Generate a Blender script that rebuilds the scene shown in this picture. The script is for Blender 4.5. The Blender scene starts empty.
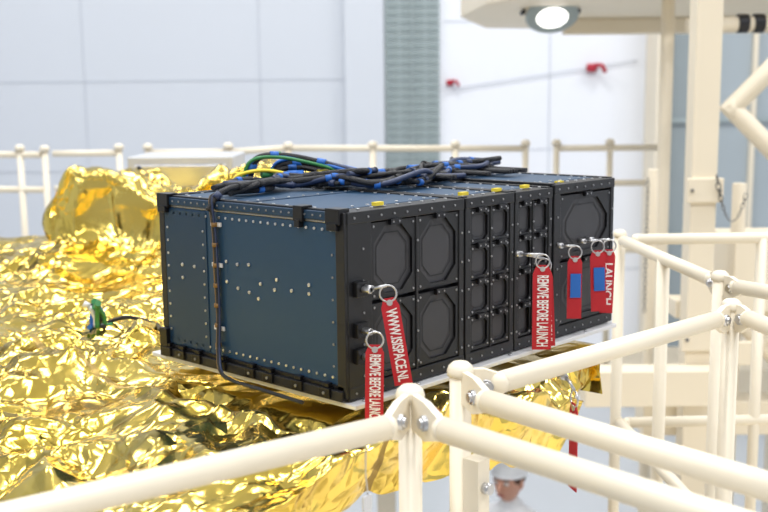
import bpy, math, random
import numpy as np
from mathutils import Vector, Matrix, noise
random.seed(7)
scene=bpy.context.scene
try:
    scene.view_settings.view_transform='Standard'
    scene.view_settings.look='None'
except Exception: pass

# ------------------------------------------------------------ materials
def nmat(name,col,rough=.5,metal=0.,var=0.,vscale=8.,bump=0.,bscale=60.,coat=0.,spec=None):
    m=bpy.data.materials.new(name);m.use_nodes=True
    nt=m.node_tree;b=nt.nodes['Principled BSDF']
    b.inputs['Base Color'].default_value=(*col,1);b.inputs['Roughness'].default_value=rough
    b.inputs['Metallic'].default_value=metal
    if coat: b.inputs['Coat Weight'].default_value=coat
    if spec is not None: b.inputs['Specular IOR Level'].default_value=spec
    tc=nt.nodes.new('ShaderNodeTexCoord')
    if var>0:
        n=nt.nodes.new('ShaderNodeTexNoise');n.inputs['Scale'].default_value=vscale;n.inputs['Detail'].default_value=4
        nt.links.new(tc.outputs['Object'],n.inputs['Vector'])
        r=nt.nodes.new('ShaderNodeMapRange');r.inputs['To Min'].default_value=1-var;r.inputs['To Max'].default_value=1+var
        nt.links.new(n.outputs['Fac'],r.inputs['Value'])
        mx=nt.nodes.new('ShaderNodeVectorMath');mx.operation='SCALE';mx.inputs[0].default_value=col
        nt.links.new(r.outputs[0],mx.inputs['Scale']);nt.links.new(mx.outputs[0],b.inputs['Base Color'])
    if bump>0:
        n=nt.nodes.new('ShaderNodeTexNoise');n.inputs['Scale'].default_value=bscale;n.inputs['Detail'].default_value=3
        nt.links.new(tc.outputs['Object'],n.inputs['Vector'])
        bp=nt.nodes.new('ShaderNodeBump');bp.inputs['Strength'].default_value=bump;bp.inputs['Distance'].default_value=.01
        nt.links.new(n.outputs['Fac'],bp.inputs['Height']);nt.links.new(bp.outputs[0],b.inputs['Normal'])
    return m
def srgb(r,g,b):
    f=lambda c:(c/255/12.92 if c/255<=.04045 else ((c/255+.055)/1.055)**2.4)
    return (f(r),f(g),f(b))
M_blue=nmat('blue_anodised',srgb(31,66,96),.45,.25,.06,6)
M_blue2=nmat('blue_anodised_dark',srgb(27,57,84),.45,.25,.06,6)
M_black=nmat('black_anodised',srgb(30,31,34),.45,.2,.1,20)
M_black2=nmat('black_recess',srgb(56,56,60),.5,.1,.1,20)
M_rim=nmat('black_rim',srgb(18,18,21),.35,.2)
M_steel=nmat('steel',srgb(200,200,202),.3,.9)
M_steeld=nmat('steel_dull',srgb(150,150,152),.4,.8)
M_cream=nmat('cream_paint',srgb(238,228,207),.38,0,.03,5,.05,30)
M_cream2=nmat('cream_paint_steelwork',srgb(234,223,201),.5,0,.03,3)
M_white=nmat('white_plate',srgb(214,215,218),.35,.1,.03,9)
M_case=nmat('grey_case',srgb(200,202,206),.35,.2,.03,9)
M_red=nmat('red_webbing',srgb(186,28,42),.7,0,.08,60,.3,900)
M_txt=nmat('white_print',srgb(240,232,232),.7)
M_tapeblue=nmat('blue_tape',srgb(30,100,185),.5)
M_yel=nmat('yellow_tape',srgb(240,215,60),.5)
M_green=nmat('green_wire',srgb(50,125,70),.4)
M_cblack=nmat('cable_black',srgb(26,27,32),.5,0,.15,300,.5,700)
M_cdark=nmat('cable_blue_black',srgb(38,52,84),.45,0,.1,200)
M_brown=nmat('cable_amber',srgb(130,98,52),.5,0,.4,150)
M_rubber=nmat('dark_fitting',srgb(52,52,55),.4,.6)
M_chain=nmat('chain_zinc',srgb(120,118,116),.4,.7)

def foil_mat(name,c0,c1,rough):
    m=bpy.data.materials.new(name);m.use_nodes=True
    nt=m.node_tree;b=nt.nodes['Principled BSDF'];L=nt.links
    b.inputs['Metallic'].default_value=1;b.inputs['Roughness'].default_value=rough
    tc=nt.nodes.new('ShaderNodeTexCoord')
    n0=nt.nodes.new('ShaderNodeTexNoise');n0.inputs['Scale'].default_value=4;n0.inputs['Detail'].default_value=3
    L.new(tc.outputs['Object'],n0.inputs['Vector'])
    n1=nt.nodes.new('ShaderNodeTexNoise');n1.inputs['Scale'].default_value=6;n1.inputs['Detail'].default_value=2
    L.new(tc.outputs['Object'],n1.inputs['Vector'])
    sc=nt.nodes.new('ShaderNodeVectorMath');sc.operation='SCALE';sc.inputs['Scale'].default_value=.14
    L.new(n0.outputs['Color'],sc.inputs[0])
    ad=nt.nodes.new('ShaderNodeVectorMath');ad.operation='ADD'
    L.new(tc.outputs['Object'],ad.inputs[0]);L.new(sc.outputs[0],ad.inputs[1])
    prev=None
    for s,st,d in((7,.8,.08),(17,.6,.026),(50,.28,.005)):
        v=nt.nodes.new('ShaderNodeTexVoronoi');v.inputs['Scale'].default_value=s
        v.feature='DISTANCE_TO_EDGE' if s<50 else 'F1'
        L.new(ad.outputs[0],v.inputs['Vector'])
        mr=nt.nodes.new('ShaderNodeMapRange');mr.inputs['From Min'].default_value=.38;mr.inputs['From Max'].default_value=.62
        mr.inputs['To Min'].default_value=.14*st;mr.inputs['To Max'].default_value=st
        L.new(n1.outputs['Fac'],mr.inputs['Value'])
        bp=nt.nodes.new('ShaderNodeBump');bp.inputs['Distance'].default_value=d
        L.new(mr.outputs[0],bp.inputs['Strength'])
        L.new(v.outputs['Distance'],bp.inputs['Height'])
        if prev: L.new(prev.outputs[0],bp.inputs['Normal'])
        prev=bp
    L.new(prev.outputs[0],b.inputs['Normal'])
    cr=nt.nodes.new('ShaderNodeValToRGB')
    cr.color_ramp.elements[0].color=(*c0,1);cr.color_ramp.elements[1].color=(*c1,1)
    cr.color_ramp.elements[0].position=.35;cr.color_ramp.elements[1].position=.7
    L.new(n0.outputs['Fac'],cr.inputs[0]);L.new(cr.outputs[0],b.inputs['Base Color'])
    return m
M_foil=foil_mat('gold_foil',(.72,.50,.075),(.90,.70,.20),.18)
M_seam=foil_mat('gold_foil_seam',(.30,.20,.05),(.42,.30,.10),.4)

# ------------------------------------------------------------ mesh builder
class MB:
    def __init__(s): s.v=[];s.f=[];s.m=[];s.sm=[];s.mats=[]
    def mi(s,m):
        if m not in s.mats:s.mats.append(m)
        return s.mats.index(m)
    def face(s,idx,m,smooth=False): s.f.append(tuple(idx));s.m.append(s.mi(m));s.sm.append(smooth)
    def pts(s,ps):
        b=len(s.v);s.v+= [tuple(p) for p in ps];return b
    def box(s,x0,x1,y0,y1,z0,z1,m,M=None):
        c=[Vector((x,y,z)) for z in(z0,z1) for y in(y0,y1) for x in(x0,x1)]
        if M is not None:c=[M@p for p in c]
        b=s.pts(c)
        for q in((0,2,3,1),(4,5,7,6),(0,1,5,4),(2,6,7,3),(0,4,6,2),(1,3,7,5)): s.face([b+i for i in q],m)
    def cyl(s,p0,p1,r,m,r1=None,n=14,caps=True):
        p0=Vector(p0);p1=Vector(p1);r1=r if r1 is None else r1
        d=(p1-p0).normalized();a=d.orthogonal().normalized();c=d.cross(a)
        b=s.pts([p0+(a*math.cos(t)+c*math.sin(t))*r for t in[2*math.pi*i/n for i in range(n)]]+
                [p1+(a*math.cos(t)+c*math.sin(t))*r1 for t in[2*math.pi*i/n for i in range(n)]])
        for i in range(n):
            j=(i+1)%n;s.face((b+i,b+j,b+n+j,b+n+i),m,True)
        if caps:
            s.face([b+i for i in range(n)][::-1],m);s.face([b+n+i for i in range(n)],m)
    def lathe(s,c,axis,prof,m,n=18):
        c=Vector(c);d=Vector(axis).normalized();a=d.orthogonal().normalized();e=d.cross(a)
        b=s.pts([c+d*h+(a*math.cos(2*math.pi*i/n)+e*math.sin(2*math.pi*i/n))*r for r,h in prof for i in range(n)])
        for k in range(len(prof)-1):
            for i in range(n):
                j=(i+1)%n;s.face((b+k*n+i,b+k*n+j,b+(k+1)*n+j,b+(k+1)*n+i),m,True)
        s.face([b+i for i in range(n)][::-1],m);s.face([b+(len(prof)-1)*n+i for i in range(n)],m)
    def tube(s,path,r,m,n=8,closed=False):
        P=[Vector(p) for p in path];N=len(P);up=None;rings=[]
        for i in range(N):
            if closed:t=(P[(i+1)%N]-P[i-1]).normalized()
            else:t=(P[min(i+1,N-1)]-P[max(i-1,0)]).normalized()
            if up is None:up=t.orthogonal().normalized()
            up=(up-t*up.dot(t))
            if up.length<1e-5: up=t.orthogonal()
            up.normalize();w=t.cross(up)
            rr=r[i] if isinstance(r,(list,tuple)) else r
            rings.append(s.pts([P[i]+(up*math.cos(2*math.pi*k/n)+w*math.sin(2*math.pi*k/n))*rr for k in range(n)]))
        K=N if closed else N-1
        for i in range(K):
            a=rings[i];b=rings[(i+1)%N]
            for k in range(n):
                l=(k+1)%n;s.face((a+k,a+l,b+l,b+k),m,True)
        if not closed:
            s.face([rings[0]+k for k in range(n)][::-1],m);s.face([rings[-1]+k for k in range(n)],m)
    def ell(s,c,r,m,nu=16,nv=10,M=None,t0=0,t1=math.pi):
        c=Vector(c);ps=[]
        for j in range(nv+1):
            t=t0+(t1-t0)*j/nv
            for i in range(nu):
                p=2*math.pi*i/nu
                q=Vector((r[0]*math.sin(t)*math.cos(p),r[1]*math.sin(t)*math.sin(p),r[2]*math.cos(t)))
                if M is not None:q=M@q
                ps.append(c+q)
        b=s.pts(ps)
        for j in range(nv):
            for i in range(nu):
                k=(i+1)%nu;s.face((b+j*nu+i,b+(j+1)*nu+i,b+(j+1)*nu+k,b+j*nu+k),m,True)
    def prism(s,poly,ax,m,d0,d1):
        ax=Vector(ax);n=len(poly)
        b=s.pts([Vector(p)+ax*d0 for p in poly]+[Vector(p)+ax*d1 for p in poly])
        s.face([b+i for i in range(n)][::-1],m);s.face([b+n+i for i in range(n)],m)
        for i in range(n):
            j=(i+1)%n;s.face((b+i,b+j,b+n+j,b+n+i),m)
    def build(s,name,parent=None,bevel=0,fix=True):
        me=bpy.data.meshes.new(name);me.from_pydata(s.v,[],s.f)
        for m in s.mats:me.materials.append(m)
        me.polygons.foreach_set('material_index',s.m);me.polygons.foreach_set('use_smooth',s.sm)
        me.update()
        if fix:
            import bmesh
            bm=bmesh.new();bm.from_mesh(me);bmesh.ops.recalc_face_normals(bm,faces=bm.faces);bm.to_mesh(me);bm.free()
        o=bpy.data.objects.new(name,me);scene.collection.objects.link(o)
        if parent:o.parent=parent
        if bevel:
            b=o.modifiers.new('bevel','BEVEL');b.width=bevel;b.segments=2;b.limit_method='ANGLE';b.angle_limit=math.radians(50)
        return o
def empty(name,loc=(0,0,0)):
    o=bpy.data.objects.new(name,None);scene.collection.objects.link(o);o.empty_display_size=.1;return o
def catmull(pts,k=8):
    P=[Vector(p) for p in pts];P=[P[0]*2-P[1]]+P+[P[-1]*2-P[-2]];out=[]
    for i in range(1,len(P)-2):
        for j in range(k):
            t=j/k;a,b,c,d=P[i-1],P[i],P[i+1],P[i+2]
            out.append(.5*((2*b)+(c-a)*t+(2*a-5*b+4*c-d)*t*t+(3*b-a-3*c+d)*t**3))
    out.append(P[-2]);return out

# hall coordinate frame: r = across the hall, d = into the hall
HO=Vector((-.945,-.944,0));HR=Vector((.679,-.734,0));HD=Vector((.734,.679,0))
def H(r,d,z): return HO+HR*r+HD*d+Vector((0,0,z))
HM=Matrix(((.679,.734,0,-.945),(-.734,.679,0,-.944),(0,0,1,0),(0,0,0,1)))

FLOOR=-3.25;CEIL=6.0
# ------------------------------------------------------------ room
M_wallL=nmat('wall_grey',srgb(206,211,219),.6,0,.015,.6)  # left walls and pilaster, a darker tone than the right walls
M_wallR=nmat('wall_white',srgb(236,239,246),.55,0,.015,.6)
M_joint=nmat('panel_joint',srgb(196,201,210),.7)
M_floor=nmat('floor_epoxy',srgb(190,194,198),.25,0,.03,1.5)
M_ceil=nmat('ceiling_panel',srgb(235,236,238),.7,0,.02,2)
WD=12.0
mb=MB();mb.box(-11,-.02,WD,WD+.2,FLOOR,CEIL,M_wallL,HM)
mb.box(-.02,11,WD,WD+.2,FLOOR,CEIL,M_wallR,HM)
mb.box(-.42,.02,WD-.12,WD,FLOOR,CEIL,M_wallL,HM)
for i in range(-9,0,2):
    mb.box(i-.4,i-.388,WD-.008,WD,FLOOR,CEIL,M_joint,HM)
for z in(-1.9,-.4,.62,2.1,3.6): mb.box(-11,-.42,WD-.008,WD,z,z+.012,M_joint,HM)
for i in(1.9,4.3,6.7,9.1): mb.box(i,i+.012,WD-.008,WD,FLOOR,CEIL,M_joint,HM)
for z in(-1.6,-.2,1.25,2.7,4.2): mb.box(.7,3,WD-.008,WD,z,z+.010,M_joint,HM)
mb.build('wall_back')
mb=MB();mb.box(-11.2,-11,-8,WD+.2,FLOOR,CEIL,M_wallL,HM);mb.build('wall_left')
mb=MB();mb.box(11,11.2,-8,WD+.2,FLOOR,CEIL,M_wallR,HM);mb.build('wall_right')
mb=MB();mb.box(-11.2,11.2,-8,WD+.2,FLOOR-.2,FLOOR,M_floor,HM);mb.build('floor')
mb=MB();mb.box(-11.2,11.2,-8,WD+.2,CEIL,CEIL+.2,M_ceil,HM);mb.build('ceiling')
M_gr=nmat('grille_metal',srgb(160,172,174),.5,.2,.03,3)
M_gr2=nmat('grille_slot',srgb(140,153,154),.6)
mb=MB();mb.box(.03,.65,WD-.06,WD-.001,FLOOR+.1,CEIL-.5,M_gr,HM)
z=-1.2
while z<2.6:
    for c in range(4):
        mb.box(.07+c*.145,.07+c*.145+.11,WD-.075,WD-.06,z,z+.045,M_gr2,HM)
    z+=.09
mb.box(.33,.35,WD-.09,WD-.06,FLOOR+.1,CEIL-.5,M_gr,HM)
mb.build('ventilation_grille')
M_redp=nmat('red_socket',srgb(176,30,52),.45)
mb=MB();mb.tube([H(.8,WD-.03,.50),H(1.6,WD-.03,.62),H(2.9,WD-.03,.80)],.006,M_joint)
mb.build('wall_conduit')
def hook(r,d,z,s,name):
    mb=MB();mb.box(-.03*s,.03*s,-.02,0,-.05*s,.05*s,M_wallR,Matrix.Translation(H(r,d,z))@HM.to_3x3().to_4x4())
    mb.tube(catmull([H(r,d-.02,z),H(r-.02*s,d-.10*s,z+.03*s),H(r+.05*s,d-.16*s,z+.02*s),H(r+.09*s,d-.14*s,z-.05*s)],5),.025*s,M_redp)
    mb.lathe(H(r-.04*s,d-.08*s,z),HR,[(.02*s,-.07*s),(.05*s,-.06*s),(.05*s,.03*s),(.02*s,.05*s)],M_redp)
    mb.build(name)
hook(2.42,WD,.72,1.0,'red_wall_socket');hook(.80,WD,.57,.7,'red_wall_socket')

M_glass=nmat('smoked_panel',srgb(150,160,164),.25,0,.05,2)
M_glass2=nmat('blue_grey_panel',srgb(168,178,184),.25,0,.05,2)
mb=MB();mb.box(3.0,3.10,WD-.5,WD-.002,FLOOR,CEIL-.1,M_cream2,HM)
mb.box(3.12,3.55,WD-.3,WD-.2,FLOOR,CEIL-.1,M_glass,HM)
mb.box(3.55,3.62,WD-.4,WD-.15,FLOOR,CEIL-.1,M_cream2,HM)
mb.box(3.62,4.6,WD-.3,WD-.2,FLOOR,CEIL-.1,M_glass2,HM)
for r in(4.1,4.6,5.2): mb.box(r,r+.05,WD-.36,WD-.2,FLOOR,CEIL-.1,M_cream2,HM)
mb.box(4.65,6.4,WD-.3,WD-.2,FLOOR,CEIL-.1,M_glass2,HM)
for z in(-1.2,.1,1.4): mb.box(3.12,6.4,WD-.34,WD-.19,z,z+.05,M_gr,HM)
mb.build('door_1')

# ------------------------------------------------------------ lights
def area(r,d,z,sx,sy,p,col=(1,1,1),name='ceiling_light'):
    l=bpy.data.lights.new(name,'AREA');l.shape='RECTANGLE';l.size=sx;l.size_y=sy;l.energy=p;l.color=col
    o=bpy.data.objects.new(name,l);scene.collection.objects.link(o);o.location=H(r,d,z)
    o.rotation_euler=(0,0,math.atan2(HR.y,HR.x))
    return o
for r in(-5,0,5):
    for d in(-3,2.5,8):
        area(r,d,CEIL-.06,2.4,1.2,195,(1,.995,.985))
w=bpy.data.worlds.new('hall_world');scene.world=w;w.use_nodes=True
w.node_tree.nodes['Background'].inputs[0].default_value=(.93,.95,1,1);w.node_tree.nodes['Background'].inputs[1].default_value=.5

# ------------------------------------------------------------ satellite body, deck, foil
M_deck=nmat('deck_panel',srgb(110,100,84),.5,.3)
mb=MB()
c=Vector((0.1,1.25,0))
mb.lathe((c.x,c.y,FLOOR),(0,0,1),[(.75,0),(.75,.08),(.6,.1),(.6,1.2),(.45,1.4),(.45,3.08)],M_deck,40)
mb.box(-.70,.58,.12,2.1,-.20,-.17,M_deck)
mb.build('spacecraft_body')
def ss(t): 
    t=0. if t<0 else (1. if t>1 else t);return t*t*(3-2*t)
rs=np.random.RandomState(5);TAB=rs.rand(4096)
def rnd(i,j,s): return TAB[(i*73+j*1259+s*331+(i*j)%97*13)%4096]
def tri(x,y,s,seed):
    a=seed*1.37;X=(x*math.cos(a)-y*math.sin(a))*s+seed*7.3;Y=(x*math.sin(a)+y*math.cos(a))*s
    v=Y*1.1547;u=X-Y*.57735
    i=math.floor(u);j=math.floor(v);fu=u-i;fv=v-j
    if fu+fv<1: return rnd(i,j,seed)*(1-fu-fv)+rnd(i+1,j,seed)*fu+rnd(i,j+1,seed)*fv
    return rnd(i+1,j+1,seed)*(fu+fv-1)+rnd(i+1,j,seed)*(1-fv)+rnd(i,j+1,seed)*(1-fu)
def foil():
    nx,ny=300,420
    V=[];sk=.08;seam=[]
    for j in range(ny):
        t=(j/(ny-1))**1.55
        for i in range(nx):
            s=i/(nx-1)
            yy=-.11-sk+t*(2.2+.11+2*sk)
            xmax=.60+.40*ss((yy-.45)/.2)+.35*ss((yy-1.0)/.4)
            xx=-.85-sk+s*(xmax+.85+2*sk)
            y0=-.115+.075*ss((xx-.40)/.07)
            y0+=.014*noise.noise(Vector((xx*6,0,3)))
            yy=yy+(y0+.11)*max(0,1-t*6)
            ov=0;px,py=xx,yy
            if xx>xmax: ov=max(ov,xx-xmax);px=xmax
            if xx<-.85: ov=max(ov,-.85-xx);px=-.85
            if yy<y0: ov=max(ov,y0-yy);py=y0
            if yy>2.2: ov=max(ov,yy-2.2);py=2.2
            wx=xx+.06*noise.noise(Vector((xx*3,yy*3,1.3)));wy=yy+.06*noise.noise(Vector((xx*3,yy*3,7.1)))
            f1=tri(wx,wy,4.2,1);f2=tri(wx,wy,8.5,2);f2b=tri(wx,wy*.7,10.5,3);f3=tri(wx,wy,19,4);f3b=tri(wx*.6,wy,27,6);f4=tri(wx,wy,45,5)
            rg=abs(f2-.5)*2;rg2=abs(f3b-.5)*2
            msk=.40+.9*ss(.5+1.6*noise.noise(Vector((xx*3.1,yy*3.1,4.4))))
            cr=.058*(f1-.5)-.036*(rg-.4)+.038*(f2b-.5)+msk*(.020*(f3-.5)-.012*(rg2-.4)+.006*(f4-.5))
            inp=ss((px+.045)/.04)*ss((.70-px)/.05)*ss((py+.075)/.04)*ss((.47-py)/.06)
            far=ss((py-.7)/.5)
            amp=(1-inp)*(1-.35*far)+.04*inp
            z=-.029+cr*amp
            z-=.085*ss((-.07-px)/.45)*(1-.7*far)
            sd=px+.075+.02*noise.noise(Vector((py*5,2,2)))
            z+=.012*math.exp(-(sd/.014)**2)*(1-ss((py-.6)/.15))
            q=Vector((px,py,0))-HO;r=q.dot(HR);dd=q.dot(HD)
            a=ss((.40-abs(r+.50))/.08);b=ss((.18-abs(dd-2.86))/.06)
            hb=.196*a*b*(1+.14*noise.noise(Vector((px*3,py*3,9))))
            slump=.05*ss((.58-abs(r+.52))/.3)*ss((.32-abs(dd-2.80))/.2)
            z+=max(hb,slump)+(hb/.2)*(.055*(f2-.5)+.07*(f2b-.5)+.035*(f3-.5)+.02*(f3b-.5)+.01*(f4-.5))
            side=a*b*(1-a*b)*4
            px+=side*.12*(f2-.5)+side*.07*(f3-.5);py+=side*.12*(f2b-.5)+side*.07*(f3b-.5)
            if ov>0:
                z-=ov*(1+.35*noise.noise(Vector((xx*9,yy*3,5))))
                out=.035*(f2-.4)+.03*(f3-.4)-.25*ov
                if yy<y0: py-=out
                elif xx<-.85:px-=out
                elif xx>xmax:px+=out
                elif yy>2.2:py+=out
            V.append((px,py,z));seam.append(abs(sd)<.0055 and py<.75)
    F=[(j*nx+i,j*nx+i+1,(j+1)*nx+i+1,(j+1)*nx+i) for j in range(ny-1) for i in range(nx-1)]
    me=bpy.data.meshes.new('gold_foil_blanket');me.from_pydata(V,[],F);me.materials.append(M_foil);me.materials.append(M_seam)
    me.polygons.foreach_set('use_smooth',[True]*len(F))
    me.polygons.foreach_set('material_index',[1 if seam[f[0]] else 0 for f in F]);me.update()
    o=bpy.data.objects.new('gold_foil_blanket',me);scene.collection.objects.link(o)
    return o
foil()

mb=MB();mb.box(-.80,-.47,3.25,3.55,-.03,.225,M_case,HM);mb.box(-.78,-.49,3.24,3.26,.03,.20,M_steel,HM)
for r in(-.76,-.51):
    for z in(.05,.19): mb.cyl(H(r,3.24,z),H(r,3.23,z),.008,M_rubber)
mb.build('equipment_case',bevel=.006)

mb=MB();mb.box(-.003,.662,-.020,.44,-.009,-.002,M_white)
for x in np.arange(.02,.66,.11): mb.cyl((x,-.013,-.002),(x,-.013,.001),.0035,M_steel,n=8)
mb.cyl((.01,.425,-.002),(.01,.425,.001),.005,M_steel,n=8)
mb.build('mounting_plate',bevel=.002)

# ------------------------------------------------------------ cubesat deployers
Hh=.252;YL=.399
def octplate(mb,x0,x1,z0,z1,ins,cut,yf,yb,mf,mr):
    a0,a1,b0,b1=x0+ins,x1-ins,z0+ins,z1-ins
    oc=[(a0+cut,b0),(a1-cut,b0),(a1,b0+cut),(a1,b1-cut),(a1-cut,b1),(a0+cut,b1),(a0,b1-cut),(a0,b0+cut)]
    ou=[(a0+cut,z0),(a1-cut,z0),(x1,b0+cut),(x1,b1-cut),(a1-cut,z1),(a0+cut,z1),(x0,b1-cut),(x0,b0+cut)]
    co={1:(x1,z0),3:(x1,z1),5:(x0,z1),7:(x0,z0)}
    bo=mb.pts([(p[0],yf,p[1]) for p in oc]);bu=mb.pts([(p[0],yf,p[1]) for p in ou]);bb=mb.pts([(p[0],yb,p[1]) for p in oc])
    for i in range(8):
        j=(i+1)%8
        if i in co:
            c=mb.pts([(co[i][0],yf,co[i][1])]);mb.face((bo+i,bu+i,c,bu+j,bo+j),mf)
        else: mb.face((bo+i,bu+i,bu+j,bo+j),mf)
        mb.face((bo+i,bo+j,bb+j,bb+i),M_rim)
    mb.face([bb+i for i in range(8)],mr)
    e=[(x0,z0),(x1,z0),(x1,z1),(x0,z1)]
    b1_=mb.pts([(p[0],yf,p[1]) for p in e]);b2_=mb.pts([(p[0],yf+.012,p[1]) for p in e])
    for i in range(4):
        j=(i+1)%4;mb.face((b1_+i,b1_+j,b2_+j,b2_+i),mf)
    k=.80;cx=(x0+x1)/2;cz=(z0+z1)/2
    ring=[(cx+(p[0]-cx)*k,cz+(p[1]-cz)*k) for p in oc];ring2=[(cx+(p[0]-cx)*(k-.04),cz+(p[1]-cz)*(k-.04)) for p in oc]
    r1=mb.pts([(p[0],yb-.0008,p[1]) for p in ring]);r2=mb.pts([(p[0],yb-.0008,p[1]) for p in ring2])
    for i in range(8):
        j=(i+1)%8;mb.face((r1+i,r2+i,r2+j,r1+j),M_black)
def bolt(mb,p,n,r=.0028,h=.002,m=None):
    p=Vector(p);n=Vector(n);mb.cyl(p,p+n*h,r,m or M_steel,n=8)
def deployer(x0,x1,doors,strips,toph=0.):
    root=empty('cubesat_deployer')
    b=MB()
    b.box(x0+.001,x1-.001,.010,YL,.004,Hh-.004+toph,M_black)
    b.box(x0,x1,-.006,.012,0,.018,M_black);b.box(x0,x1,-.006,.03,Hh-.016+toph,Hh+toph,M_black)
    for s in strips: b.box(s[0],s[1],-.005,.012,.012,Hh-.012+toph,M_black)
    b.build('housing',root,bevel=.0012)
    d=MB()
    for q in doors: 
        octplate(d,*q[:4],q[4],q[5],-.003,.0015,M_black,M_black2)
    d.build('doors',root)
    f=MB()
    for s in strips:
        for z in np.arange(.03,Hh-.015,.043):
            bolt(f,((s[0]+s[1])/2+(.006 if s[1]-s[0]>.03 else 0),-.005,z),(0,-1,0),.0017,.0015,M_steeld)
    for x in np.arange(x0+.012,x1-.005,.026):
        bolt(f,(x,-.006,Hh-.008+toph),(0,-1,0),.0016,.0015,M_steeld);bolt(f,(x,-.006,.009),(0,-1,0),.0016,.0015,M_steeld)
        bolt(f,(x,.012,Hh+toph),(0,0,1),.0024)
    for q in doors:
        cx=(q[0]+q[1])/2
        for X in(q[0]+.005,q[1]-.005):
            for Z in(q[2]+.005,q[3]-.005): bolt(f,(X,-.003,Z),(0,-1,0),.0017,.0015,M_steeld)
        f.box(cx-.010,cx+.010,-.009,-.003,q[3]-.005,q[3]+.003,M_rim)
        bolt(f,(cx-.006,-.009,q[3]-.001),(0,-1,0),.0014,.001,M_steeld);bolt(f,(cx+.006,-.009,q[3]-.001),(0,-1,0),.0014,.001,M_steeld)
    f.build('fasteners',root)
    t=MB();T=Hh+toph
    t.box(x0,x0+.010,.0,YL,T-.004,T+.002,M_black);t.box(x1-.010,x1,0,YL,T-.004,T+.002,M_black)
    t.box(x0,x1,YL-.014,YL,T-.006,T+.002,M_black)
    t.box(x0+.010,x1-.010,.034,YL-.014,T-.004,T,M_blue)
    t.box(x0+.01,x1-.01,.20,.212,T-.003,T+.0015,M_blue2)
    t.build('top_panel',root,bevel=.0008)
    g=MB()
    for y in np.arange(.045,YL-.02,.028):
        bolt(g,(x0+.017,y,T),(0,0,1),.0024,.0015);bolt(g,(x1-.017,y,T),(0,0,1),.0024,.0015)
    for x in np.arange(x0+.03,x1-.02,.03):
        bolt(g,(x,.044,T),(0,0,1),.0024,.0015);bolt(g,(x,YL-.024,T),(0,0,1),.0024,.0015);bolt(g,(x,.206,T+.0015),(0,0,1),.002,.0015)
    g.build('top_fasteners',root)
    return root
A=deployer(0,.243,[(.046,.136,.020,.124,.006,.022),(.141,.232,.020,.124,.006,.022),(.046,.136,.130,.234,.006,.022),(.141,.232,.130,.234,.006,.022)],
   [(0,.046),(.136,.141),(.232,.243)])
zz=[.020,.072,.074,.126,.128,.180,.182,.234]
dB=[];dC=[]
for k in range(4):
    dB.append((.260,.308,zz[2*k],zz[2*k+1],.005,.007));dB.append((.312,.358,zz[2*k],zz[2*k+1],.005,.007))
    dC.append((.382,.419,zz[2*k],zz[2*k+1],.004,.006));dC.append((.422,.464,zz[2*k],zz[2*k+1],.004,.006))
deployer(.247,.368,dB,[(.247,.260),(.308,.312),(.358,.368)])
deployer(.371,.474,dC,[(.371,.382),(.419,.422),(.464,.474)])
deployer(.480,.668,[(.500,.658,.020,.124,.009,.032),(.500,.658,.130,.236,.009,.032)],[(.480,.500),(.658,.668)],toph=.004)
s=MB()
s.box(-.003,.002,.012,.388,.020,.236,M_blue)
s.box(-.0045,-.003,.285,.388,.022,.234,M_blue2)
s.box(-.005,.004,-.004,.012,.004,Hh,M_black)
s.box(-.005,.004,.388,YL+.002,.004,Hh,M_black)
s.box(-.006,.004,0,YL,.240,.2515,M_blue2)
s.box(-.0035,.004,0,YL,.2365,.2395,M_steeld)
s.box(-.010,.004,.0,YL,.000,.014,M_black)
s.box(-.005,.004,0,YL,.014,.020,M_rim)
for y,wd in((.0,.026),(.07,.018),(.372,.027)):
    s.box(-.010,.010,y,y+wd,.236,.257,M_rim)
    s.box(-.012,.004,y+.004,y+wd-.004,.228,.238,M_rim)
for y in(.02,.075,.135,.175,.24,.30,.34,.375):
    s.box(-.014,.002,y,y+.020,.002,.016,M_rim);s.box(-.011,.002,y+.004,y+.016,.016,.022,M_rim)
s.box(-.012,.002,.385,YL+.004,.0,.045,M_rim)
s.build('side_skin',A,bevel=.001)
f=MB()
for y in np.arange(.022,.385,.0155):
    bolt(f,(-.003,y,.228),(-1,0,0),.0020,.0015);bolt(f,(-.006,y,.246),(-1,0,0),.0015,.001,M_steeld)
    if y>.02: bolt(f,(-.003,y,.030),(-1,0,0),.0020,.0015)
for z in np.arange(.045,.225,.02):
    bolt(f,(-.0045,.380,z),(-1,0,0),.0020,.0015);bolt(f,(-.0045,.292,z),(-1,0,0),.0018,.0015)
for z in np.arange(.045,.225,.03): bolt(f,(-.003,.020,z),(-1,0,0),.0016,.0012,M_steeld)
for (y,z) in((.24,.165),(.215,.163),(.19,.165),(.24,.135),(.215,.128),(.19,.125),(.165,.14),(.135,.135),(.13,.15),(.10,.138),(.065,.15),(.065,.138),(.17,.118),(.345,.15),(.345,.13),(.315,.15)):
    bolt(f,(-.0045 if y>.285 else -.003,y,z),(-1,0,0),.0026,.002)
for y in(.03,.085,.145,.185,.25,.31,.35): bolt(f,(-.014,y,.009),(-1,0,0),.0022,.0015,M_steeld)
for x in(.075,.262,.345,.42,.52):
    f.box(x,x+.016,.014,.022,Hh+.0015,Hh+.0065,M_yel)
f.build('side_fasteners',A)
p=MB()
for z in(.150,.095,.06):
    p.box(.008,.030,-.014,-.005,z-.010,z+.010,M_rim);p.cyl((.019,-.014,z),(.019,-.028,z),.0045,M_steel)
p.build('pin_hardware',A,bevel=.001)

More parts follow.
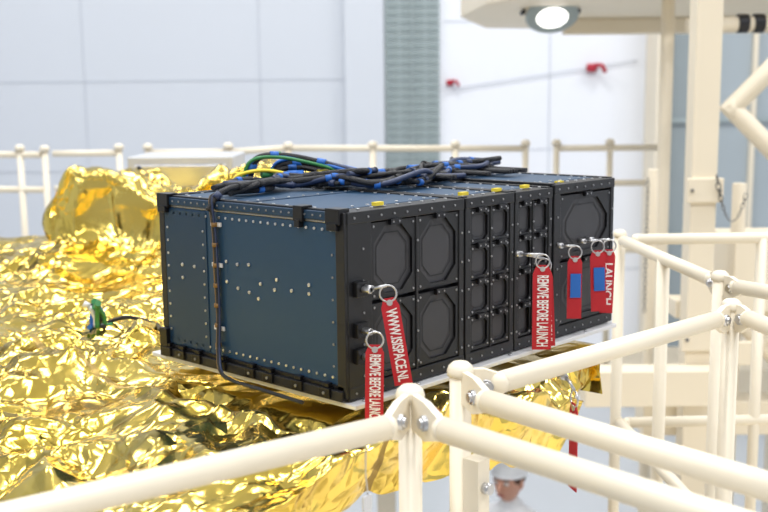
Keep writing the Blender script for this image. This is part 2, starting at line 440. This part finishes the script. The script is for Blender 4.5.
# ------------------------------------------------------------ cable harness
har=empty('cable_harness')
cb=MB()
spine=[(-.008,.262,.235),(.0,.268,.262),(.05,.30,.261),(.12,.315,.263),(.185,.325,.265),(.22,.265,.266),(.25,.215,.266),(.33,.22,.266),(.46,.24,.266),(.56,.24,.268),(.645,.26,.268)]
for k in range(18):
    off=[Vector((random.uniform(-.022,.022),random.uniform(-.05,.05),random.uniform(-.004,.014))) for _ in spine]
    pts=[Vector(q)+o*(0.3 if i<2 else (1.3 if i>5 else .8)) for i,(q,o) in enumerate(zip(spine,off))]
    a=random.choice([0,2,3,4,4,5]) if k>5 else random.choice([2,3]);e=len(pts)-random.choice([0,0,0,1,2])
    if k>13: a=6;e=len(pts)
    pts=pts[a:e]
    if a>0: pts=[Vector((min(q.x,.655),q.y,max(q.z,.2600))) for q in pts]
    m=random.choice([M_cblack,M_cblack,M_cblack,M_cdark])
    path=catmull(pts,8);cb.tube(path,random.choice([.0035,.0045,.0050]),m)
    for j in range(6,len(path)-4,random.choice([9,13,17])):
        d=(path[j+1]-path[j]).normalized();cb.cyl(path[j]-d*.005,path[j]+d*.005,.0058,random.choice([M_tapeblue,M_cdark,M_cblack,M_tapeblue]),n=8)
for k in range(10):
    x0=random.uniform(.12,.22);h=random.uniform(.280,.312)
    path=catmull([(x0,.388,.262),(x0+.01,.375,h-.005),(x0+.05,.35,h),(x0+.10,.30,h-.015),(x0+.16,.25+random.uniform(-.03,.03),.266),(x0+.24,.24,.264)],7)
    cb.tube(path,.0046 if k>4 else .0030,[M_green,M_tapeblue,M_yel,M_tapeblue,M_tapeblue,M_cblack,M_cblack,M_cblack,M_cdark,M_cblack][k])
    if k>4:
        for j in(4,12,20):
            d=(path[j+1]-path[j]).normalized();cb.cyl(path[j]-d*.007,path[j]+d*.007,.0062,random.choice([M_tapeblue,M_tapeblue,M_green]),n=8)
for k in range(11):
    x0=random.uniform(.30,.55)
    cb.tube(catmull([(x0-.08,.25+random.uniform(-.06,.05),.264),(x0-.03,.27,.272),(x0+.03,.29,.274),(x0+.07,.24,.268),(x0+.09,.15,.266)],7),.0042,M_cblack)
for (x,y) in((.27,.30),(.31,.33),(.38,.30),(.50,.30),(.58,.29),(.10,.345),(.15,.35)):
    cb.box(x,x+.03,y,y+.016,.2555,.268,M_rubber);cb.cyl((x+.015,y,.264),(x+.015,y-.025,.264),.006,M_cblack)
for (x,y,m) in((.30,.24,M_tapeblue),(.42,.26,M_tapeblue),(.20,.33,M_tapeblue),(.17,.36,M_green),(.25,.31,M_yel)):
    cb.cyl((x,y,.276),(x+.026,y-.01,.276),.0062,m)
cb.build('top_cables',har)
cb=MB()
for dy,m,r in((0,M_cblack,.0028),(.0035,M_brown,.0013),(-.003,M_cdark,.0018)):
    path=catmull([(.03,.290+dy,.2585),(.004,.270+dy,.2615),(-.010,.264+dy,.252),(-.0085,.260+dy,.20),(-.0085,.2585+dy*1.3,.14),(-.0085,.257+dy,.08),(-.014,.253+dy,.03),(-.024,.236+dy,.004),(-.03,.20,.0-.002),(-.034,.13,-.002),(-.034,.05,-.004)],8)
    cb.tube(path,r,m)
for z in np.arange(.035,.245,.030):
    cb.cyl((-.0085,.2593,z),(-.0085,.2593,z+.006),.0046,M_brown,n=8)
for z in(.06,.155,.215):
    cb.box(-.0065,-.004,.248,.271,z,z+.006,M_white)
cb.build('side_cable',har)

# ------------------------------------------------------------ tags
def tag(name,x,y,ztop,L,w,txt,h=None,tilt=0.,patch=False,ring=True,size=None,pin=None):
    root=empty(name)
    h=Vector(h or HR).normalized();Z=Vector((math.sin(tilt)*h.x,math.sin(tilt)*h.y,-math.cos(tilt)))
    n=Z.cross(h).normalized();hh=n.cross(Z).normalized()
    o=Vector((x,y,ztop))
    b=MB();N=10
    ps=[]
    for i in range(N+1):
        t=i/N;taper=1 if t>.08 else .6+.4*t/.08
        cpt=o+Z*L*t
        ps+=[cpt-hh*w/2*taper+n*.0006,cpt+hh*w/2*taper+n*.0006,cpt-hh*w/2*taper-n*.0008,cpt+hh*w/2*taper-n*.0008]
    s0=b.pts(ps)
    for i in range(N):
        a=s0+4*i;c=a+4
        b.face((a,a+1,c+1,c),M_red);b.face((a+2,c+2,c+3,a+3),M_red);b.face((a,c,c+2,a+2),M_red);b.face((a+1,a+3,c+3,c+1),M_red)
    b.face((s0,s0+2,s0+3,s0+1),M_red);e=s0+4*N;b.face((e,e+1,e+3,e+2),M_red)
    if patch:
        b.prism([o+Z*L*.28-hh*w*.3,o+Z*L*.28+hh*w*.42,o+Z*L*.66+hh*w*.42,o+Z*L*.66-hh*w*.3],n,M_tapeblue,.0008,.003)
    b.build('webbing',root)
    r=MB()
    if ring:
        rr=.011;cc=o-Z*.006
        r.tube([cc+(hh*math.cos(a)+Z*math.sin(a))*rr for a in[2*math.pi*i/20 for i in range(20)]],.0014,M_steel,6,True)
        if pin:
            r.cyl(cc-Z*rr,pin,.0022,M_steel);r.cyl(pin,Vector(pin)+Vector((0,.012,0)),.0045,M_steel)
        r.lathe(o+Z*.006-n*.002,n,[(.004,0),(.004,.005)],M_steel,12)
        r.build('ring',root)
    if txt:
        c=bpy.data.curves.new(name+'_text','FONT');c.body=txt;c.size=.02;c.align_x='CENTER';c.align_y='CENTER';c.extrude=.0002;c.offset=.0004
        t=bpy.data.objects.new('lettering',c);scene.collection.objects.link(t);t.parent=root
        c.materials.append(M_txt)
        bpy.context.view_layer.update()
        wd=max(t.dimensions.x,1e-4);sx=L*.84/wd;sy=w*.60/.0146
        X=Z*min(sx,sy);Y=hh*sy;Nn=Z.cross(hh).normalized()
        p=o+Z*(L*.54)+n*.0014
        t.matrix_world=Matrix(((X.x,Y.x,Nn.x,p.x),(X.y,Y.y,Nn.y,p.y),(X.z,Y.z,Nn.z,p.z),(0,0,0,1)))
    return root
tag('remove_before_launch_tag',.035,-.045,.140,.118,.024,'WWW.ISISPACE.NL',tilt=.16,pin=(.022,-.028,.152))
tag('remove_before_launch_tag',.0,-.052,.085,.105,.024,'REMOVE BEFORE LAUNCH',tilt=-.02,pin=(.019,-.028,.095))
tag('remove_before_launch_tag',.396,-.040,.138,.135,.030,'REMOVE BEFORE LAUNCH',tilt=.0,pin=(.376,-.012,.155))
tag('remove_before_launch_tag',.416,-.030,.128,.125,.026,'WWW.ISISPACE.NL',tilt=.05,pin=(.380,-.012,.155))
tag('remove_before_launch_tag',.508,-.028,.138,.105,.024,'',tilt=.0,patch=True,pin=(.495,-.012,.155))
tag('remove_before_launch_tag',.575,-.030,.140,.105,.026,'',tilt=.04,patch=True,pin=(.565,-.012,.155))
tag('remove_before_launch_tag',.596,-.040,.140,.110,.022,'LAUNCH',tilt=-.03,pin=(.59,-.012,.155))

# ------------------------------------------------------------ railings
RZ=.06;RR=.0132
PLAT=-1.05
def rail_end(b,p,d,r):
    p=Vector(p);d=Vector(d).normalized()
    b.lathe(p,d,[(r,0),(r*.97,r*.35),(r*.8,r*.7),(r*.45,r*.95),(.001,r)],M_cream,16)
def rail(b,p0,p1,r=RR,ends=True,tabs=True):
    p0=Vector(p0);p1=Vector(p1);d=(p1-p0).normalized()
    b.cyl(p0,p1,r,M_cream,n=20)
    if ends: rail_end(b,p0,-d,r);rail_end(b,p1,d,r)
def post(b,x,y,ztop,zbot,r=RR,cap=True):
    b.cyl((x,y,zbot),(x,y,ztop),r,M_cream,n=20)
    if cap:b.lathe((x,y,ztop-.006),(0,0,1),[(r*1.22,0),(r*1.25,.006),(r*1.1,.012),(r*.7,.0165),(.001,.018)],M_cream,20)
    b.lathe((x,y,zbot),(0,0,1),[(r*3,0),(r*3,.008),(r*1.3,.012)],M_cream,20)
def lug(b,p,q,r=RR):
    p=Vector(p);q=Vector(q);d=(q-p).normalized();s=d.cross(Vector((0,0,1))).normalized()
    L=(q-p).length+.012
    poly=[p+Vector((0,0,-.022)),p+Vector((0,0,.016)),p+d*L*.5+Vector((0,0,.017)),p+d*L+Vector((0,0,.008)),p+d*L+Vector((0,0,-.010)),p+d*L*.5+Vector((0,0,-.026))]
    b.prism(poly,s,M_cream,-.004,.004)
    c=p+d*L*.55+Vector((0,0,-.004));b.cyl(c-s*.012,c+s*.012,.0062,M_steel,n=6)
    b.cyl(c-s*.009,c+s*.009,.0085,M_steel,n=12)
P1=(-.107,-.206);P2=(.004,-.189)
b=MB()
post(b,*P1,RZ+.012,PLAT)
rail(b,(-.185,-.240-.0,RZ),(-.185-.93,-.240+.185,RZ));lug(b,(*P1,RZ),(-.18,-.238,RZ))
post(b,-.86,-.105,RZ,PLAT,cap=False)
rail(b,(-.150,-.291,RZ),(-.178-.035,-.95,RZ));lug(b,(*P1,RZ),(-.148,-.285,RZ))
rail(b,(-.135,-.23,RZ-.5),(-1.1,-.05,RZ-.5))
rail(b,(-.12,-.25,RZ-.5),(-.20,-.95,RZ-.5))
post(b,-.206,-.86,RZ,PLAT,cap=False)
b.build('guard_railing')
b=MB()
post(b,*P2,RZ+.014,PLAT)
rail(b,(-.040,-.262,RZ),(-.095,-.66,RZ));lug(b,(*P2,RZ),(-.038,-.262,RZ))
post(b,-.092,-.64,RZ,PLAT,cap=False)
rail(b,(.035,-.226,RZ),(.530,-.265,RZ));lug(b,(*P2,RZ),(.032,-.224,RZ))
P3=(.590,-.262);post(b,*P3,RZ+.012,PLAT);lug(b,(*P3,RZ),(.535,-.266,RZ))
rail(b,(.57,-.30,RZ),(.33,-.60,RZ));lug(b,(*P3,RZ),(.575,-.295,RZ))
rail(b,(.035,-.21,RZ-.45),(.57,-.262,RZ-.45))
b.box(P2[0]-.01,P2[0]+.012,P2[1]-.035,P2[1]-.012,-.10,-.03,M_cream);b.cyl((P2[0]+.002,P2[1]-.045,-.065),(P2[0]+.002,P2[1]-.03,-.065),.007,M_steel)
b.build('guard_railing')
b=MB()
P4=(.83,-.132);post(b,*P4,RZ+.012,PLAT)
rail(b,(.860,-.10,RZ),(1.215,.285,RZ));lug(b,(*P4,RZ),(.86,-.1,RZ))
post(b,1.24,.31,RZ+.012,PLAT);rail(b,(1.262,.276,RZ),(1.70,-.175,RZ))
rail(b,(.815,-.17,RZ),(.74,-.50,RZ));lug(b,(*P4,RZ),(.81,-.175,RZ))
rail(b,(.84,-.11,RZ-.45),(1.24,.30,RZ-.45));rail(b,(1.25,.28,RZ-.45),(1.70,-.175,RZ-.45))
post(b,1.03,.085,RZ,PLAT,cap=False);post(b,1.70,-.175,RZ+.01,PLAT);post(b,1.47,.06,RZ,PLAT,cap=False)
b.build('guard_railing')

tag('remove_before_launch_tag',.160,-.250,.010,.115,.024,'',h=(.55,.83,0),tilt=0,pin=(.160,-.238,.042))
b=MB();b.tube(catmull([(-.21,-.236,.045),(-.215,-.240,.02),(-.212,-.240,-.005)],5),.0008,M_steel);b.box(-.220,-.208,-.242,-.239,-.022,-.005,M_white)
b.build('identification_tag')

# ------------------------------------------------------------ service platforms
b=MB()
b.box(-.15,2.6,-.8,3.3,PLAT-.05,PLAT,M_cream2,HM)
for r,d in((-.1,-.7),(2.5,-.7),(-.1,3.2),(2.5,3.2)): b.box(r-.04,r+.04,d-.04,d+.04,FLOOR,PLAT-.05,M_cream2,HM)
b.build('service_platform',bevel=.004)
GZ=-.95
b=MB()
b.box(-3.4,2.2,5.0,5.5,GZ-.12,GZ,M_cream2,HM)
for r in(-3.3,-1.5,.0,2.1):
    b.box(r-.05,r+.05,5.3,5.4,FLOOR,GZ-.12,M_cream2,HM)
gr=.0155
def hp(r,zt): 
    b.cyl(H(r,5.05,GZ),H(r,5.05,zt),gr,M_cream,n=12);b.lathe(H(r,5.05,zt-.005),(0,0,1),[(gr*1.5,0),(gr*1.5,.02),(gr*.8,.03)],M_cream,12)
def hr(r0,z0,r1,z1,rad=gr): b.cyl(H(r0,5.05,z0),H(r1,5.05,z1),rad,M_cream,n=12)
for r in(-1.76,-1.64,-1.28,-1.14,-.75,-.46,-.05,.35,.69,.84,1.10,1.36): hp(r,.17 if abs(r+1.64)>.01 else .165)
for z in(0,-.17,-.5):
    hr(-3.3,.175+z,-1.66,.145+z);hr(-1.60,.15+z,-1.29,.15+z);hr(-1.12,.15+z,-.77,.15+z)
    hr(-.74,.15+z,-.47,.165+z);hr(-.45,.165+z,.69,.152+z);hr(.84,.152+z,1.37,.150+z)
b.build('service_gallery')

# ------------------------------------------------------------ scaffold tower (right)
b=MB()
def sq(r,d,z0,z1,w,m=M_cream2,w2=None):
    w2=w2 or w
    b.box(r-w/2,r+w/2,d-w2/2,d+w2/2,z0,z1,m,HM)
sq(1.055,3.45,FLOOR,.79,.085)
b.cyl(H(1.12,4.15,FLOOR),H(1.12,4.15,.79),.026,M_cream2,n=14)
b.cyl(H(1.0,3.85,-1.6),H(1.0,3.85,.13),.021,M_cream2,n=14)
b.cyl(H(1.86,4.6,FLOOR),H(1.86,4.6,.79),.04,M_cream2)
b.cyl(H(1.28,3.9,.37),H(1.75,3.9,-.10),.036,M_cream2);b.cyl(H(1.28,3.9,.33),H(1.72,3.9,.78),.036,M_cream2)
b.cyl(H(1.15,4.0,.66),H(2.2,4.0,.67),.028,M_cream2)
for r in(1.36,1.42,1.52): b.cyl(H(r-.02,4.0,.665),H(r+.02,4.0,.665),.036,M_rubber)
b.box(.66,1.10,3.32,3.42,-.62,-.50,M_cream2,HM)
b.box(1.0,2.2,3.5,3.62,-.36,-.30,M_cream2,HM)
b.box(.9,2.2,3.5,3.62,-.78,-.66,M_cream2,HM)
b.cyl(H(1.0,3.5,-.66),H(1.5,3.55,-.33),.025,M_cream2);b.cyl(H(1.5,3.55,-.66),H(1.05,3.5,-.2),.022,M_cream2)
b.cyl(H(1.22,3.55,-1.3),H(1.22,3.55,.10),.024,M_cream2)
b.box(1.18,1.45,3.45,3.75,-.33,-.08,M_cream2,HM)
b.cyl(H(1.40,3.5,-1.2),H(1.40,3.5,-.05),.03,M_cream2)
for r,z in((1.055,.05),(1.055,-.45),(1.2,-.5)):
    b.box(r-.06,r+.06,3.39,3.41,z,z+.08,M_cream2,HM)
    for dr in(-.045,.045): b.cyl(H(r+dr,3.39,z+.04),H(r+dr,3.38,z+.04),.007,M_chain,n=6)
b.build('scaffold_tower',bevel=.003)
b=MB()
def chain(p0,p1,sag,n):
    p0=Vector(p0);p1=Vector(p1);pts=[]
    for i in range(n+1):
        t=i/n;q=p0.lerp(p1,t);q.z-=sag*4*t*(1-t);pts.append(q)
    for i in range(n):
        c=(pts[i]+pts[i+1])/2;d=(pts[i+1]-pts[i]);L=d.length;d.normalize();a=d.orthogonal().normalized()
        if i%2:a=d.cross(a)
        b.tube([c+d*math.cos(t)*L*.68+a*math.sin(t)*L*.34 for t in[2*math.pi*k/10 for k in range(10)]],L*.085,M_chain,5,True)
chain(H(1.08,3.36,.14),H(1.22,3.48,.07),.12,22);chain(H(.97,3.80,.1),H(.97,3.80,-.4),0,30)
b.build('safety_chain')
b=MB()
b.prism([H(.46,4.7,.80),H(.40,5.4,.80),H(.60,6.2,.80),H(1.3,6.45,.80),H(3.2,6.3,.80),H(3.2,3.9,.80),H(.75,3.9,.80)],(0,0,1),M_cream2,0,.18)
b.box(.95,3.1,5.5,5.6,.72,.80,M_cream2,HM)
for r in(.75,1.7,2.6): b.cyl(H(r,5.9,.98),H(r,5.9,CEIL-.02),.05,M_cream2)
b.build('overhead_platform',bevel=.01)
M_lamp=bpy.data.materials.new('lamp_lens');M_lamp.use_nodes=True
bb=M_lamp.node_tree.nodes['Principled BSDF'];bb.inputs['Emission Color'].default_value=(1,.97,.9,1);bb.inputs['Emission Strength'].default_value=2.5
b=MB();c=H(.775,4.9,.86)
ax=(HD*.7+Vector((0,0,1))).normalized()
b.lathe(c-ax*.12,ax,[(.095,0),(.115,.0),(.12,.03),(.10,.06),(.06,.09),(.05,.12)],M_cream2,28)
b.lathe(c-ax*.126,ax,[(.085,-.004),(.11,-.004),(.12,.004),(.12,.014)],M_gr,28)
b.lathe(c-ax*.140,ax,[(.03,0),(.062,.004),(.075,.012)],M_lamp,24)
b.tube([c+HR*.125-ax*.09,c+HR*.13-Vector((0,0,.08)),c+HR*.1-Vector((0,0,.063))],.010,M_rubber)
b.tube([c-HR*.125-ax*.09,c-HR*.13-Vector((0,0,.08)),c-HR*.1-Vector((0,0,.063))],.010,M_rubber)
b.build('floodlight')

# ------------------------------------------------------------ coloured wire bundle on the foil
b=MB();base=Vector((.10,.755,-.02))
for k in range(9):
    a=random.uniform(0,6.28);m=[M_green,M_tapeblue,M_white,M_green,M_tapeblue,M_white,M_cdark,M_green,M_cblack][k]
    p0=base+Vector((random.uniform(-.018,.018),random.uniform(-.018,.018),0))
    top=p0+Vector((math.cos(a)*.010,math.sin(a)*.010,random.uniform(.025,.045)))
    b.tube(catmull([p0+Vector((-math.cos(a)*.015,-math.sin(a)*.015,.0)),p0,p0+Vector((0,0,.015)),top],5),.0045,m)
    b.cyl(top,top+Vector((math.cos(a)*.01,math.sin(a)*.01,.006)),.006,m)
b.tube(catmull([base,base+Vector((.04,-.03,.012)),base+Vector((.06,-.09,.004)),base+Vector((.03,-.15,.006))],6),.004,M_cblack)
b.build('wire_bundle')

# ------------------------------------------------------------ technician
M_suit=nmat('cleanroom_coverall',srgb(236,238,242),.75,0,.03,6,.3,18)
M_skin=nmat('skin',srgb(214,160,136),.5,0,.05,15)
M_hair=nmat('hair',srgb(84,52,36),.6,0,.2,80)
M_eye=nmat('eye_white',srgb(235,232,228),.2);M_iris=nmat('iris',srgb(60,45,35),.2);M_lip=nmat('lips',srgb(176,100,92),.5);M_glove=nmat('nitrile_glove',srgb(225,228,235),.5)
tech=empty('technician')
def skin(name,verts,edges,rad,mat,root=0,sub=2):
    me=bpy.data.meshes.new(name);me.from_pydata(verts,edges,[]);me.materials.append(mat)
    o=bpy.data.objects.new(name,me);scene.collection.objects.link(o);o.parent=tech
    s=o.modifiers.new('skin','SKIN')
    for i,r in enumerate(rad):
        sv=me.skin_vertices[0].data[i];sv.radius=(r,r) if not isinstance(r,tuple) else r
        sv.use_root=(i==root)
    s.use_smooth_shade=True
    m=o.modifiers.new('sub','SUBSURF');m.levels=sub;m.render_levels=sub
    return o
tz=FLOOR
V=[(0,0,.95),(0,0,1.12),(0,.0,1.30),(0,0,1.42),(0,.01,1.50),(0,.02,1.56),
   (-.12,0,1.40),(-.20,-.01,1.37),(-.25,-.02,1.10),(-.20,.16,.95),(-.18,.22,.93),
   (.12,0,1.40),(.20,-.01,1.37),(.25,-.02,1.10),(.20,.16,.95),(.18,.22,.93),
   (-.10,0,.88),(-.12,.02,.50),(-.12,-.02,.11),(-.125,.12,.05),
   (.10,0,.88),(.12,.02,.50),(.12,-.02,.11),(.125,.12,.05)]
E=[(0,1),(1,2),(2,3),(3,4),(4,5),(3,6),(6,7),(7,8),(8,9),(9,10),(3,11),(11,12),(12,13),(13,14),(14,15),(0,16),(16,17),(17,18),(18,19),(0,20),(20,21),(21,22),(22,23)]
R=[(.17,.13),(.16,.12),(.18,.13),(.13,.10),.065,.06,.085,.075,.058,.045,.04,.085,.075,.058,.045,.04,.10,.075,.055,.045,.10,.075,.055,.045]
FWD=(-HD*math.cos(math.radians(35))-HR*math.sin(math.radians(35)));RGT=FWD.cross(Vector((0,0,1)))
TP=H(.665,5.28,tz)
TM=Matrix(((RGT.x,FWD.x,0,TP.x),(RGT.y,FWD.y,0,TP.y),(0,0,1,TP.z),(0,0,0,1)))
o=skin('coverall',[TM@Vector(v) for v in V],E,R,M_suit)
for s in(-1,1):
    V=[(s*.175,.25,.925),(s*.165,.30,.915)];E=[(0,1)];R=[(.028,.018),(.030,.014)]
    for k,(dx,L) in enumerate(((-.030,.062),(-.010,.072),(.010,.068),(.028,.054))):
        i=len(V);V+=[(s*.165+dx,.325,.915),(s*.165+dx,.325+L*.5,.905),(s*.165+dx,.325+L*.85,.88)];E+=[(1,i),(i,i+1),(i+1,i+2)];R+=[.0095,.009,.0075]
    i=len(V);V+=[(s*.165-s*.040,.285,.915),(s*.165-s*.058,.315,.90)];E+=[(0,i),(i,i+1)];R+=[.011,.009]
    skin('hand_left' if s<0 else 'hand_right',[TM@Vector(v) for v in V],E,R,M_glove)
hc=Vector((0,.03,1.645))
hb=MB()
ps=[];nu,nv=28,20
for j in range(nv+1):
    t=math.pi*j/nv
    for i in range(nu):
        p=2*math.pi*i/nu
        x=math.sin(t)*math.cos(p);y=math.sin(t)*math.sin(p);z=math.cos(t)
        k=1-.26*max(0,-z)**1.2
        X=.076*x*k;Y=.096*y*(k if y<0 else 1-.12*max(0,-z));Z=.118*z
        if y>.3 and abs(x)<.5 and -.25<z<.35: Y-=.006*(1-abs(z-.1)*2)*(1 if abs(abs(x)-.33)<.18 else 0)
        ps.append(TM@(hc+Vector((X,Y,Z))))
s0=hb.pts(ps)
for j in range(nv):
    for i in range(nu):
        k=(i+1)%nu;hb.face((s0+j*nu+i,s0+(j+1)*nu+i,s0+(j+1)*nu+k,s0+j*nu+k),M_skin,True)
R3=TM.to_3x3()
def tp(x,y,z): return TM@(hc+Vector((x,y,z)))
hb.tube([tp(0,.092,.012),tp(0,.104,-.01),tp(0,.114,-.028),tp(0,.100,-.036)],[.007,.010,.013,.008],M_skin,10)
for s in(-1,1):
    hb.ell(tp(s*.030,.080,.008),(.0135,.0135,.010),M_eye,M=R3);hb.ell(tp(s*.030,.0905,.008),(.0055,.004,.0055),M_iris,M=R3)
    hb.tube([tp(s*.014,.094,.028),tp(s*.03,.094,.032),tp(s*.046,.084,.026)],.0035,M_hair,6)
    hb.ell(tp(s*.077,.0,-.005),(.010,.018,.030),M_skin,M=R3)
hb.tube([tp(-.024,.084,-.060),tp(-.010,.092,-.057),tp(.010,.092,-.057),tp(.024,.084,-.060)],[.003,.0055,.0055,.003],M_lip,8)
hb.ell(tp(0,-.010,.018),(.083,.096,.104),M_hair,nu=24,nv=12,M=R3,t0=0,t1=1.75)
hb.ell(tp(0,-.012,.032),(.092,.104,.104),M_suit,nu=24,nv=12,M=R3,t0=0,t1=1.45)
hb.tube([tp(.092*math.cos(a),-.012+.104*math.sin(a),.040) for a in[2*math.pi*i/24 for i in range(24)]],.007,M_suit,8,True)
hb.build('head',tech,fix=False)

# ------------------------------------------------------------ camera
cam=bpy.data.cameras.new('camera');co=bpy.data.objects.new('camera',cam);scene.collection.objects.link(co)
yaw,pit,roll=.82417,.15027,-.00989
F=Vector((math.cos(pit)*math.sin(yaw),math.cos(pit)*math.cos(yaw),-math.sin(pit)))
Rv=Vector((math.cos(yaw),-math.sin(yaw),0));U=Rv.cross(F)
R2=Rv*math.cos(roll)+U*math.sin(roll);U2=-Rv*math.sin(roll)+U*math.cos(roll)
co.matrix_world=Matrix(((R2.x,U2.x,-F.x,-.94547),(R2.y,U2.y,-F.y,-.94447),(R2.z,U2.z,-F.z,.397),(0,0,0,1)))
cam.sensor_width=36;cam.lens=1037.77/768*36;cam.clip_start=.02
cam.dof.use_dof=True;cam.dof.focus_distance=1.5;cam.dof.aperture_fstop=5.6
scene.camera=co
